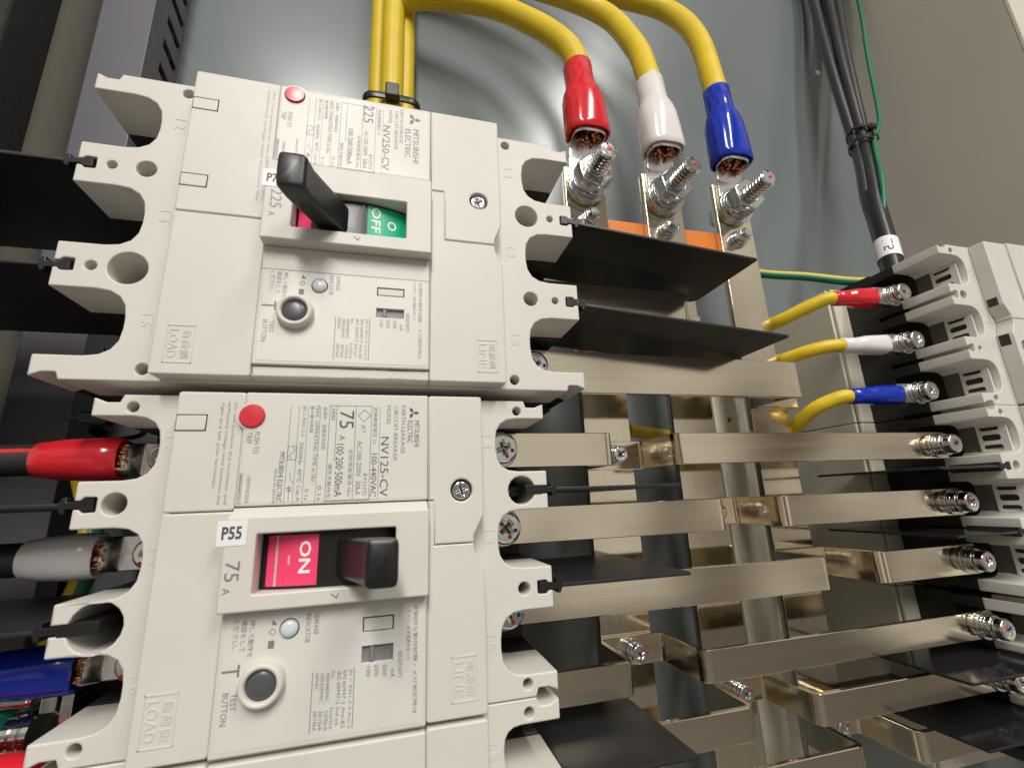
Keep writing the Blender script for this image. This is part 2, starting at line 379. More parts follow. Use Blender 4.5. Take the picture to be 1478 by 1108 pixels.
NAME_A_DARK = [('MITSUBISHI', -41.6, -27.4, 20.1, 2.0), ('ELECTRIC', -41.3, -29.4, 17.3, 2.0), ('NV250-CV', -41.3, -22.8, 9.9, 2.4), ('225', -48.6, -41.2, 3.6, 3.4), ('100·200·500mA', -37.6, -23.0, -2.0, 1.7)]
LOW = [
    ('LEAKAGE', 14.9, 19.8, -3.0, 1.2), ('INDICATOR', 14.7, 21.6, -5.0, 1.2), ('押して動作を', 15.0, 23.5, -18.2, 1.3), ('確認をして', 14.8, 22.1, -20.0, 1.3), ('ください。', 14.7, 21.3, -21.8, 1.3),
    ('TEST', 31.1, 34.8, -20.9, 1.3), ('BUTTON', 30.8, 37.7, -22.7, 1.4),
    ('100VAC', 28.8, 32.7, -2.1, 0.9), ('200/230VAC', 29.0, 35.7, -0.8, 0.9), ('400/440VAC', 29.1, 35.7, 0.5, 0.9), ('Icu', 28.9, 30.4, 1.8, 0.9),
    ('30/15kA', 37.3, 41.7, -2.1, 0.9), ('30/15kA', 37.5, 41.8, -0.8, 0.9), ('10/5kA', 37.7, 42.0, 0.5, 0.9), ('Icu/Ics', 37.1, 41.8, 1.8, 0.9),
    ('IEC 60947-2 2nd ed.', 29.1, 41.3, 3.2, 0.9), ('EN 60947-2 Ann.B2', 29.1, 41.9, 4.6, 0.9), ('JIS C 8201-2-2 Ann.2', 28.9, 42.2, 6.0, 0.9),
    ('SENSITIVITY', 26.0, 32.4, 18.4, 1.1), ('mA', 30.1, 32.1, 16.6, 1.1), ('·500', 28.4, 31.5, 14.5, 1.1), ('·200', 28.1, 31.3, 12.4, 1.1), ('·100', 28.1, 31.2, 10.4, 1.1),
    ('定期的な動作試験・メガ測定時は', 14.9, 41.2, 22.4, 1.2), ('ください。必ず電源を切って', 15.1, 28.4, 20.5, 1.0)]

def breaker(S, label, at, frame):
    W, L, p = S['W'], S['L'], S['p']; H = W / 2; C = S['C']; zt = S.get('beige', 20)
    root = thing('circuit_breaker', label, 'circuit breaker', at, frame)
    out = lug_outline(W, L, p, S['lw'], S['sd'], S['keys'])
    holes = []
    T = L / 2
    for s in (1, -1):
        for x in (-H + 3.6, H - 3.6): holes.append(circ(s * x, s * S['hy'], S.get('hr', 1.55), 16))
        for i, m in enumerate((-p / 2, p / 2)):
            for d, r in S['lug_holes'].get((s, i), ()): holes.append(circ(s * m, s * (T - d), r, 28))
    part('terminal_housing', ext([out] + holes, -zt, 0, 0.45, 3), 'beige', root)
    bo = lug_outline(W - 0.4, L - 0.4, p, S['lw'] + 0.4, S['sd'], {})
    part('base', join([ext([bo], -61, -zt - 0.05), box(-H + 0.3, H - 0.3, -T + S['sd'] + 2, T - S['sd'] - 2, -60.9, -zt - 0.1), box(-H + 0.3, H - 0.3, -T + 0.3, T - 0.3, -60.8, -38)]), 'base', root)
    # front cover panels separated by narrow joints
    g = 0.13; bx = 25.35; zc = 7.3; ty = C
    e = 0.45; x0 = -H + e; x1 = H - e; sx = S['seam']; nx = S['notch']
    def cov(name, loop, z1=zc, m='beige', r=1.0, z0=0.02, bev=0.5): return part(name, ext([rpoly(loop, r)], z0, z1, bev, 3), m, root)
    cov('cover_panel', rect(x0, sx - g, -ty, -bx - g)); cov('cover_panel', rect(sx + g, x1, -ty, -bx - g))
    k = S['neck']
    part('cover_panel', ext([rpoly([(x0, bx + g), (nx[0] - g, bx + g), (nx[0] - g, S['ny'] - g), (nx[1] - g, S['ny'] - g), (nx[1] - g, ty - k), (nx[1] - 2, ty - k), (nx[1] - 8, ty), (x0, ty)], [1, .3, .3, .3, .6, 3, 3, 1]),
          circ(S['screw'][0], S['screw'][1], 3.3, 28)], 0.02, zc, 0.5, 3), 'beige', root)
    part('cover_panel', ext([rpoly([(nx[0] + g, bx + g), (x1, bx + g), (x1, ty), (nx[1] + 8, ty), (nx[1] + 2, ty - k), (nx[1] + g, ty - k), (nx[1] + g, S['ny'] + g), (nx[0] + g, S['ny'] + g)], [.3, 1, 1, 4, 4, .3, .3, .3])], 0.02, zc, 0.5, 3), 'beige', root)
    part('cover_liner', box(x0 + 1, x1 - 1, -ty + 1, ty - k - 1, 0.05, 5.2), 'groove', root)
    sc = mv(rot(screw_head(2.75, 2.0, 0.35, 0.72), 0, 'Z'), S['screw'][0], S['screw'][1], 4.6)
    part('cover_screw', sc, 'zinc', root)
    # centre block: name plate, switch frame, lower plate
    nx0, nx1 = S['name']; ex0, ex1 = S['esc']; lx0, lx1 = S['low']; zn = 8.3; ze = 12.3
    part('name_plate_frame', ext([rpoly(rect(nx0, nx1 - g, -bx, bx), 0.6)], 0.02, zn, 0.5, 3), 'beige', root)
    # switch frame with sloped upper edge
    wx0, wx1, wy0, wy1 = S['win']
    part('switch_frame', ext([rpoly(rect(ex0 + 2.2, ex1, -bx - 0.4, bx + 0.2), 0.6), rpoly(rect(wx0, wx1, wy0, wy1), 0.5)[::-1]], 0.02, ze, 0.5, 3), 'beige', root)
    bm = bmesh.new(); q = [(ex0, 0.02), (ex0 + 2.35, 0.02), (ex0 + 2.35, ze - 0.35), (ex0 + 0.15, zn + 0.2), (ex0, zn - 0.2)]
    A_ = [bm.verts.new((x, -bx + 0.2, z)) for x, z in q]; B_ = [bm.verts.new((x, bx - 0.2, z)) for x, z in q]
    bm.faces.new(A_[::-1]); bm.faces.new(B_)
    for i in range(5): bm.faces.new((A_[i], A_[(i + 1) % 5], B_[(i + 1) % 5], B_[i]))
    bmesh.ops.recalc_face_normals(bm, faces=bm.faces); part('frame_slope', from_bm(bm), 'beige', root)
    part('lower_block', ext([rpoly(rect(ex1 + 0.05, lx0 - g, -bx, bx), 0.3)], 0.02, zc + 0.35, 0.3, 2), 'beige', root)
    by, bxr = S['test'][1], S['test'][0]; iy, ixr = S['ind'][1], S['ind'][0]
    w1 = S['win1']; w2 = S['win2']
    part('lower_plate', ext([rpoly(rect(lx0 + g, lx1, -bx, bx), 0.6), circ(ixr, iy, 2.35, 24), rect(*w1), rect(*w2)], 0.02, zn, 0.45, 3), 'beige', root)
    cov('cover_panel', rect(lx1 + g, x1, -bx + .02, bx - .02), zc, r=0.3)
    # number marks by the terminals
    for s in (1, -1):
        for i in range(3):
            xx = (i - 1) * p; yy = s * (C + (T - S['sd'] - C) * 0.5)
            part('terminal_number', join([text(str(2 * i + (1 if s > 0 else 2)), xx - 0.9, xx + 0.9, yy, 3.0, 0.0, 0.12),
                box(xx - 3.0, xx - 2.8, yy - 1.6, yy + 1.6, 0, 0.12), box(xx - 2.8, xx + 2.8, yy - s * 1.6 - 0.1, yy - s * 1.6 + 0.1, 0, 0.12)]), 'beige', root)
    return root

def switch_parts(root, S, on):
    wx0, wx1, wy0, wy1 = S['win']; cx = (wx0 + wx1) / 2; hw = (wx1 - wx0) / 2
    f = lambda y: 9.6 - 0.0125 * y * y
    def arc(y0, y1, dz, x0, x1, n=10):
        bm = bmesh.new(); rows = []
        for i in range(n + 1):
            y = y0 + (y1 - y0) * i / n; rows.append((bm.verts.new((x0, y, f(y) + dz)), bm.verts.new((x1, y, f(y) + dz))))
        for a, b in zip(rows, rows[1:]): bm.faces.new((a[0], a[1], b[1], b[0]))
        return from_bm(bm)
    def warp(me, dz):
        for v in me.vertices: v.co.z = f(v.co.y) + dz
        return me
    part('switch_well', box(wx0 - 1, wx1 + 1, wy0 - 1, wy1 + 1, 0.1, 3.0), 'base', root)
    bm = bmesh.new(); n = 16; rows = []
    for i in range(n + 1):
        y = wy0 + 0.1 + (wy1 - wy0 - 0.2) * i / n
        rows.append([bm.verts.new(c) for c in ((wx0 + 0.3, y, 2), (wx0 + 0.3, y, f(y)), (wx1 - 0.3, y, f(y)), (wx1 - 0.3, y, 2))])
    for a, b in zip(rows, rows[1:]):
        for k in range(3): bm.faces.new((a[k], a[k + 1], b[k + 1], b[k]))
    bm.faces.new(rows[0][::-1]); bm.faces.new(rows[-1]); bmesh.ops.recalc_face_normals(bm, faces=bm.faces)
    part('switch_slide', from_bm(bm), 'black', root, 20)
    if on:
        la = part('on_label', arc(-16.6, -3.6, 0.08, wx0 + 0.9, wx1 - 0.8), 'onred', root)
        part('legend', warp(join([text('ON', cx - 4.8, cx + 3.4, -6.9, 3.0, 0, bold=0.022), flat([rect(cx - 1.2, cx + 1.2, -11.2, -10.7)], 0), flat([rect(wx0 + 0.9, wx1 - 0.8, -14.5, -13.9)], 0)]), 0.15), 'legend', la)
        s = 1
    else:
        la = part('off_label', arc(4.9, 17.2, 0.08, wx0 + 0.9, wx1 - 0.6), 'offgreen', root)
        part('legend', warp(join([text('OFF', cx - 5.4, cx + 4.0, 7.6, 2.9, 0, bold=0.012), text('O', cx - 1.6, cx + 1.8, 12.7, 2.9, 0, bold=0.012)]), 0.15), 'legend', la)
        part('on_label', arc(-16.6, -12.4, 0.08, wx0 + 0.9, wx1 - 0.8), 'onred', root)
        part('slide_rib', join([arc(3.4, 3.9, 0.5, wx0 + 0.9, wx1 - 0.8, 2), box(wx0 + 0.9, wx1 - 0.8, 3.4, 3.9, 8, 9.9, 0.1)]), 'black', root)
        s = -1
    # leaning toggle
    tw = 5.6; tc = S['tip']; hx = cx + S['tipx']
    secs = [((hx, s * 4.2, 6.5), 4.9, 4.6), ((hx, s * 6.5, 12), 5.0, 4.3), ((hx, tc - s * 1.2, 25), tw - 0.15, 3.75), ((hx, tc, 29.6), tw, 3.9), ((hx, tc + s * 0.1, 30.6), tw - 0.3, 3.6), ((hx, tc + s * 0.1, 31.0), tw - 1.0, 2.9)]
    h = part('toggle_handle', loft([(c, (1, 0, 0), (0, 1, 0), a, b, 7) for c, a, b in secs], 40), 'black', root, 40)
    part('handle_hole', box(hx + 4.6, hx + 5.42, tc - s * 2.4 - 1.4, tc - s * 2.4 + 1.4, 19.5, 23), 'groove', h)

def common_print(root, S, dark, faint, low, small_ink):
    zn = 8.3
    nx0, nx1 = S['name']; lx0, lx1 = S['low']
    plate = part('name_plate', ext([rpoly(rect(nx0 + 1.3, nx1 - 1.0, -24.4, 24.4), 0.8)], zn + 0.01, zn + 0.09), S['film'], root)
    d = S['dx']; z = zn + 0.13
    part('printed_text', join([text(t, a, b, y, h, z) for t, a, b, y, h in dark]), 'ink_dark' if small_ink == 'ink' else 'ink_dark_glare', plate)
    part('printed_text', join([text(t, a + d, b + d, y + (S['dy'] if y > -20 else 0), h, z) for t, a, b, y, h in faint]), small_ink, plate)
    part('maker_mark', logo(S['logo'][0], S['logo'][1], S['logo'][2], z), 'ink_dark' if small_ink == 'ink' else 'ink_dark_glare', plate)
    ln = []
    for y, a, b in ((8.75, -40.9, -13.7), (4.3, -40.7, -13.8), (-1.0, -40.6, -24.5), (-2.95, -40.8, -13.7)):
        ln.append(line(a + d, y + S['dy'], b + d, y + S['dy'], 0.16, z))
    for x in (-40.8, -13.75): ln.append(line(x + d, -3 + S['dy'], x + d, 8.8 + S['dy'], 0.16, z))
    for y in (-5.5, -8.8, -11.2, -13.4): ln.append(line(-40.6 + d, y + S['dy'], -13.5 + d, y + S['dy'], 0.12, z))
    for y in (11.2,): ln.append(line(-40.6 + d, y + S['dy'], -13.8 + d, y + S['dy'], 0.12, z))
    bx_ = -27.1 + d
    for a, b, c, e in ((-1.9, -1.5, 1.9, -1.5), (-1.9, 1.5, 1.9, 1.5), (-1.9, -1.5, -1.9, 1.5), (1.9, -1.5, 1.9, 1.5)): ln.append(line(bx_ + a, -12.2 + S['dy'] + b * .75, bx_ + c, -12.2 + S['dy'] + e * .75, 0.14, z))
    pr = [(bx_ - 1.6 + i * 0.2, -12.2 + S['dy'] + 0.7 * math.sin(i / 16 * 2 * PI)) for i in range(17)]
    for q, r in zip(pr, pr[1:]): ln.append(line(q[0], q[1], r[0], r[1], 0.16, z))
    for a, b, c, e in ((-22, -12.3, -20.5, -12.3), (-20.5, -12.3, -18.6, -11.4), (-18.3, -12.3, -14, -12.3), (-17.6, -13, -17.6, -11.6), (-16.8, -13, -16.8, -11.6), (-17.6, -13, -16.8, -11.6)): ln.append(line(a + d, b + S['dy'], c + d, e + S['dy'], 0.15, z))
    dc = (-37.9 + d, 6.7)
    for i in range(4 if S['dy'] == 0 else 0):
        a0, a1 = i * PI / 2, (i + 1) * PI / 2
        ln.append(line(dc[0] + 1.8 * math.cos(a0), dc[1] + 1.8 * math.sin(a0), dc[0] + 1.8 * math.cos(a1), dc[1] + 1.8 * math.sin(a1), 0.18, z))
    part('printed_rule', join(ln), small_ink, plate)
    # push-to-trip button
    px, py = S['push']
    part('trip_button', mv(lathe([(3.3, 0.02), (3.3, 0.5), (3.0, 0.85), (1.6, 0.95), (0, 1.0)], 36), px, py, zn), 'pushred', root)
    part('trip_button_ring', mv(lathe([(3.4, 0.02), (3.4, 0.16), (3.9, 0.16), (3.9, 0.02)], 36), px, py, zn), 'legend' if S['film'] == 'glossy_label' else 'beige', root)
    # lower plate
    film = part('lower_label', ext([rpoly(rect(lx0 + 0.9, lx1 - 1.2, -24.2, 24.4), 0.8), circ(S['ind'][0], S['ind'][1], 2.5, 24), rect(*[q + o for q, o in zip(S['win1'], (-.15, .15, -.15, .15))]), rect(*[q + o for q, o in zip(S['win2'], (-.15, .15, -.15, .15))])], zn + 0.01, zn + 0.08), S['film'], root)
    e = S['dl']
    part('printed_text', join([text(t, a + e, b + e, y, h, z) for t, a, b, y, h in low]), small_ink, film)
    big = [text('T', 24.8 + e, 27.6 + e, -22.1, 3.9, z)]
    big += [line(28.6 + e, -3.2, 42.2 + e, -3.2, 0.18, z), line(28.6 + e, 6.9, 42.2 + e, 6.9, 0.18, z)]
    big += [flat([[(15.3 + e, -13.6), (16.6 + e, -13.6), (16.6 + e, -12.4)]], z), flat([rect(20.2 + e, 22.0 + e, -14.2, -12.8)], z)]
    big += [line(18.2 + e + a, -13.4 + b, 18.2 + e + c, -13.4 + q, 0.15, z) for a, b, c, q in ((-.8, 0, 0, .8), (0, .8, .8, 0), (.8, 0, 0, -.8), (0, -.8, -.8, 0))]
    part('printed_mark', join(big), 'ink', film)
    bxr, by = S['test']
    ring = part('test_button_ring', mv(lathe([(3.55, 0.0), (3.55, 2.3), (3.85, 2.8), (4.3, 3.0), (4.75, 2.8), (5.1, 2.3), (5.35, 0.0)], 44), bxr, by, zn), 'beige', root, 50)
    part('test_button', mv(lathe([(3.45, 0.05), (3.45, 1.5), (3.2, 1.9), (1.8, 2.1), (0, 2.2)], 36), bxr, by, zn), 'greybtn', ring, 50)
    part('leakage_indicator', mv(lathe([(2.1, -1.5), (2.1, 0.3), (1.8, 0.7), (0.9, 0.95), (0, 1.0)], 28), S['ind'][0], S['ind'][1], zn), 'lens', root, 60)
    a, b, c, q = S['win1']; part('blank_tab', box(a + 0.3, b - 0.25, c + 0.25, q - 0.25, 5, zn - 0.1, 0.15), 'beige', root)
    a, b, c, q = S['win2']; part('sensitivity_slide', join([box(a, b, c, q, 5, zn - 1.0), box(a + 0.2, b - 0.2, c + 2.0, c + 3.0, 5, zn - 0.1, 0.15)]), 'slide', root)
    # moulded arrow and end words
    ax, ay = S['arrow']
    part('moulded_arrow', join([line(ax, ay - 1.5, ax + 1.2, ay, 0.3, 12.36), line(ax + 1.2, ay, ax, ay + 0.3, 0.25, 12.36)]), 'ink', root)
    for wrd, jp, yy, nm in (('LOAD', '負荷側', S['load'][1], 'load'), ('LINE', '電源側', S['line'][1], 'line')):
        x0 = S[nm][0]; ms = [text(wrd, x0 + 1.2, x0 + 9.6, yy - 1.6, 2.4, 7.3, 0.16), text(jp, x0 + 1.2, x0 + 9.6, yy + 1.6, 2.2, 7.3, 0.16)]
        for a, b, c, q in ((0, -3.4, 11, -3.4), (0, 3.4, 11, 3.4), (0, -3.4, 0, 3.4), (11, -3.4, 11, 3.4)):
            ms.append(box(min(x0 + a, x0 + c) - 0.12, max(x0 + a, x0 + c) + 0.12, yy + min(b, q) - 0.12, yy + max(b, q) + 0.12, 7.2, 7.46))
        part('moulded_word', join(ms), 'beige', root)
    for hx, hy in S['hinge']:
        part('hinge_gap', box(hx - 2.35, hx + 2.35, hy + 0.25, hy + 7.75, 6.9, 7.33), 'groove', root)
        part('hinge_tab', box(hx - 2.1, hx + 2.1, hy + 0.3, hy + 7.5, 3.0, 7.42, 0.3), 'beige', root)

# larger breaker, switched off
SA = dict(W=105, L=164, p=35, lw=14.4, sd=20, C=50.9, hy=55.6, hr=1.7, beige=20, neck=2.6, seam=0.6, notch=(-18.0, 1.2), ny=30.4, screw=(-16.0, 42.8),
          keys={}, lug_holes={(1, 0): ((9.3, 1.3), (18.9, 4.5)), (1, 1): ((9.3, 1.3), (18.9, 2.7)), (-1, 0): ((9.1, 1.5), (18.4, 5.2)), (-1, 1): ((9.1, 1.4), (18.4, 2.8))},
          name=(-51.0, -20.3), esc=(-20.1, 9.9), low=(18.0, 48.6), win=(-8.2, 5.2, -17.3, 17.3), test=(32.1, -14.6), ind=(22.7, -8.4), win1=(21.7, 24.4, 8.8, 17.2), win2=(28.9, 31.8, 8.8, 17.2),
          tip=-14.0, tipx=0.6, film='glossy_label', dx=-7.2, dy=-2.6, dl=4.0, logo=(-45.8, 19.2, 2.6), push=(-47.6, -20.6), load=(37.6, -44.2), line=(37.4, 44.6), arrow=(6.6, 2.6), hinge=((-39.2, -50.9), (-10.4, -50.9)))
A = breaker(SA, 'large beige circuit breaker with its black toggle at green OFF', (0.2, 56.4, 0), 'left')
switch_parts(A, SA, False)
common_print(A, SA, NAME_A_DARK, [q for q in NAME_B if q[0] not in ('JET', 'A', 'EARTH-LEAKAGE', '定格電流')] + [('EARTH-LEAKAGE', -42.0, -27.5, 17.6, 1.2)], LOW, 'ink_glare')
SB = dict(W=90, L=131, p=30, lw=12.3, sd=17.3, C=42.3, hy=56.0, hr=1.5, beige=22, neck=3.2, seam=-12.0, notch=(-12.7, -0.2), ny=27.3, screw=(-15.5, 35.6),
          keys={(1, 0): (8.9, 4.6), (-1, 0): (9.5, 6.0)}, lug_holes={(1, 1): ((9.4, 1.9),), (-1, 1): ((9.0, 2.9),)},
          name=(-44.4, -12.9), esc=(-12.7, 12.4), low=(12.6, 44.6), win=(-6.0, 8.4, -18.3, 16.5), test=(29.5, -14.7), ind=(17.8, -9.5), win1=(17.0, 20.6, 8.6, 16.5), win2=(24.0, 28.0, 8.6, 16.5),
          tip=13.2, tipx=0.0, film='label', dx=0, dy=0, dl=0, logo=(-38.9, 20.8, 1.9), push=(-37.5, -23.2), load=(29.6, -36.6), line=(29.6, 35.9), arrow=(9.7, 2.0), hinge=((-35.8, -42.3),))
B = breaker(SB, 'beige circuit breaker with its black toggle at red ON', (0, -45, 0), 'left')
switch_parts(B, SB, True)
common_print(B, SB, NAME_B_DARK, NAME_B, LOW, 'ink')
# stickers and ratings on the switch frames
for R_, sx, sy, txt, rat, ry, ink in ((A, -11.0, -23.0, 'P70', '225', (-7.2, -0.6), 'ink_glare'), (B, -6.6, -24.0, 'P55', '75', (0.3, 5.0), 'ink')):
    st = part('name_sticker', box(sx - 3.1, sx + 3.1, sy - 3.4, sy + 3.4, 12.31, 12.42), 'sticker', R_)
    # sticker is read with the panel upright
    tm = rot(text(txt, -2.3, 2.3, 0, 3.2, 0, bold=0.03), -PI / 2 + PI, 'Z')
    part('sticker_text', mv(tm, sx, sy, 12.46), 'ink_dark', st)
    part('rating_text', join([text(rat, ry[0], ry[1], sy + 0.9, 3.3, 12.36), text('A', ry[1] + 1.4, ry[1] + 3.0, sy, 1.7, 12.36)]), 'ink' if ink == 'ink' else 'ink_glare', R_)
lines = [('Do not perform the insulation and', -41.5, -13.8, -28.0), ('withstand voltage tests between the', -41.8, -13.8, -29.6), ('right and left pole terminals.', -41.5, -17.8, -31.2)]
part('warning_text', join([text(t, a, b, y, 1.0, 7.33) for t, a, b, y in lines]), 'ink', B)
part('warning_text', join([text(t, a - 7, b + 8, y + .6, 1.0, 7.33) for t, a, b, y in lines[:2]]), 'ink_glare', A)

# lowest left breaker, only its upper edge shows
SD = dict(W=68, L=131, p=21.3, lw=8.6, sd=17.3, C=42.3, hy=56.0, hr=1.5, beige=22, neck=3.2, seam=-8.0, notch=(-8.7, 2.8), ny=27.3, screw=(-12, 35.6), keys={}, lug_holes={},
          name=(-33.4, -9.2), esc=(-9.0, 12.4), low=(12.6, 33.6), win=(-5.0, 7.4, -18.3, 16.5), test=(25, -15.2), ind=(17.8, -9.5), win1=(17.0, 20.6, 8.6, 16.5), win2=(24.0, 28.0, 8.6, 16.5), tip=13.2, tipx=0)
Dk = breaker(SD, 'lowest left beige breaker, only its upper edge in view under the breaker set to ON', (0, -124.3, 0), 'left')
switch_parts(Dk, SD, True)
SR = dict(SB); SR.update(beige=24, keys={}, lug_holes={(1, 0): ((9.0, 1.3),), (1, 1): ((9.0, 2.4),), (-1, 0): ((9, 1.3),), (-1, 1): ((9, 1.3),)})
SRC = dict(SD); SRC.update(beige=24, W=72, p=23, lw=9.5, name=(-35.4, -9.2), low=(12.6, 35.6))
def vent(root, S):
    """end wall of each line slot with three gas vents"""
    p = S['p']; T = S['L'] / 2; sw = p - S['lw']
    for i in range(3):
        c = (i - 1) * p
        lp = [rect(c - sw / 2 + 0.2, c + sw / 2 - 0.2, -15.5, -3.0)]; n = len(lp)
        for k in range(3):
            xx = c + (k - 1) * sw * 0.29
            lp.append(rpoly(rect(xx - 1.55, xx + 1.55, -14.3, -6.0), 1.4))
        me = ext(lp, 0, 1.2)      # x = x, y = z, thickness along local y
        me = tr(me, Matrix(((1, 0, 0, 0), (0, 0, 1, T - S['sd'] + 1.0), (0, 1, 0, 0), (0, 0, 0, 1))))
        vp = part('vent_plate', me, 'beige', root)
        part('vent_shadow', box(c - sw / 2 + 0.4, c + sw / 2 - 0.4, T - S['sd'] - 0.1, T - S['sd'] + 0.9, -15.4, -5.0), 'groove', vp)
        part('slot_shade_block', box(c - sw / 2 + 0.05, c + sw / 2 - 0.05, T - S['sd'] - 0.1, T - S['sd'] + 1.6, -23.6, -15.6), 'slot_shade', root)  # dark block standing in for the shade deep in the slot
UR = 299 + 65.5
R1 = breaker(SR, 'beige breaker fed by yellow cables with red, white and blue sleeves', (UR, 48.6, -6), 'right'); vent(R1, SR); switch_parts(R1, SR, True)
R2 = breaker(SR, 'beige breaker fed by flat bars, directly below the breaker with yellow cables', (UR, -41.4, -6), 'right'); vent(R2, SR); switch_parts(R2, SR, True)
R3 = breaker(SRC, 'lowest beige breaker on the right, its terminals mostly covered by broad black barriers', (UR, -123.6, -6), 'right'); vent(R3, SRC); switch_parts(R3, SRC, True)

for Rk in (R1, R2):
    part('latch_window', box(8.0, 12.5, 41.6, 42.38, 0.9, 5.4, 0.1), 'groove', Rk); part('latch_window', box(-14, -8, 41.6, 42.38, 0.9, 5.4, 0.1), 'groove', Rk)

# ------------------------------------------------------------------ phase barriers
def barrier(label, u0, u1, v, w0, w1, s, m='barrier', group=None, tongue=5.0, tilt=0.0):
    """thin sheet from lug tip u0 to free end u1, front edge at w0, with the dovetail rib that grips the lug"""
    lo, hi = min(u0, u1), max(u0, u1)
    t = thing('phase_barrier', label, 'barrier', (u0, v, w0), group=group)
    t.matrix_world = t.matrix_world @ Matrix.Rotation(math.radians(tilt), 4, 'Z')
    d = 1 if u1 > u0 else -1; Ln = hi - lo; dp = w0 - w1
    pl = rpoly([(0.2, 0), (Ln, 0), (Ln, -dp), (Ln * 0.55, -dp), (0.2, -dp)], [0.2, 0.6, 6 if m == 'barrier' else 1.0, 0.6, 0.6])
    me = ext([[(d * x, y) for x, y in pl]], -0.6, 0.6, 0.2, 1)
    part('sheet', tr(me, Matrix(((1, 0, 0, 0), (0, 0, 1, 0), (0, 1, 0, 0), (0, 0, 0, 1)))), m, t)
    prof = [(1.6, -1.0), (1.6, -2.1), (2.6, -2.1), (3.2, -0.7), (3.2, 0.7), (2.6, 2.1), (1.6, 2.1), (1.6, 1.0), (-1.2, 0.75), (-2.0, 1.5), (-tongue + 0.6, 1.6), (-tongue + 0.6, -1.6), (-2.0, -1.5), (-1.2, -0.75)]
    part('dovetail_rib', ext([[(d * x, y) for x, y in prof]], -20.5, 0.3, 0.15, 1), 'black', t)
    return t
g = 'phase barriers on the line terminals of the left breakers'
barrier('black barrier sheet in the upper line lug of the breaker set to OFF', 82, 171, 73.9, -0.2, -46, 1, tilt=-4.6)
barrier('black barrier sheet in the lower line lug of the breaker set to OFF', 82, 180, 38.4, -0.2, -46, 1, tilt=-4.4)
barrier('black barrier sheet in the upper line lug of the breaker set to ON', 65.5, 117, -30, -0.2, -60, 1, tongue=8)
barrier('black barrier sheet in the lower line lug of the breaker set to ON', 65.5, 116.5, -60, -0.2, -62, 1)
barrier('broad black barrier sheet on the lowest left breaker, below the breaker set to ON', 65.5, 111, -113.6, -0.2, -64, 1)
barrier('black barrier sheet in the upper load lug of the breaker set to OFF', -82, -175, 73.9, -0.2, -60, -1)
barrier('black barrier sheet in the lower load lug of the breaker set to OFF', -82, -175, 38.4, -0.2, -60, -1)
barrier('black barrier sheet in the upper load lug of the breaker set to ON', -65.5, -150, -30, -0.2, -60, -1)
barrier('black barrier sheet in the lower load lug of the breaker set to ON', -65.5, -150, -60, -0.2, -60, -1, tongue=11)
barrier('glossy black barrier between the upper two bolts of the breaker fed by flat bars', 299, 257, -26.4, -6.2, -70, -1, 'barrier_gloss')
barrier('glossy black barrier between the lower two bolts of the breaker fed by flat bars', 299, 257, -56.4, -6.2, -70, -1, 'barrier_gloss')
barrier('upper broad glossy black barrier on the lowest breaker on the right', 299, 243, -112.1, -6.2, -76, -1, 'barrier_gloss')
barrier('lower broad glossy black barrier on the lowest breaker on the right', 299, 243, -135.1, -6.2, -76, -1, 'barrier_gloss')

# ------------------------------------------------------------------ hardware
def hexa(r): return [(r * math.cos(PI / 6 + i * PI / 3), r * math.sin(PI / 6 + i * PI / 3)) for i in range(6)]
def stud(r, z0, z1, pitch=2.3):
    pr = [(0, z0), (r, z0)]; z = z0 + 0.3
    while z < z1 - 1.2:
        pr += [(r, z), (r, z + pitch * 0.25), (r * 0.80, z + pitch * 0.5), (r, z + pitch * 0.85)]; z += pitch
    pr += [(r, z1 - 0.8), (r * 0.8, z1), (0, z1)]
    return lathe(pr, 24)
def washer(r0, r1, z0, z1):
    return ext([circ(0, 0, r1, 36), circ(0, 0, r0, 24)], z0, z1, min(0.25, (z1 - z0) * 0.3), 2)
def pan_bolt(parent, x, y, z, r=4.2, h=3.4, m='steel', ang=0.3, washers=((1.05, 1.25), (0.95, 1.1), (1.25, 1.0)), marks=None):
    """pan head screw with spring and flat washers standing on z"""
    zz = z; ws = []
    for f, t in washers[::-1]:
        ws.append(mv(washer(r * 0.5, r * f, zz, zz + t), x, y, 0)); zz += t + 0.03
    b = part('bolt', mv(screw_head(r, h, ang), x, y, zz), m, parent)
    for w in ws: part('washer', w, m, b)
    if marks:
        for dx, dy, c in marks: part('paint_mark', mv(lathe([(0.9, 0), (0.75, 0.25), (0, 0.32)], 10), x + dx, y + dy, zz + h - 0.22), c, b)
    return b

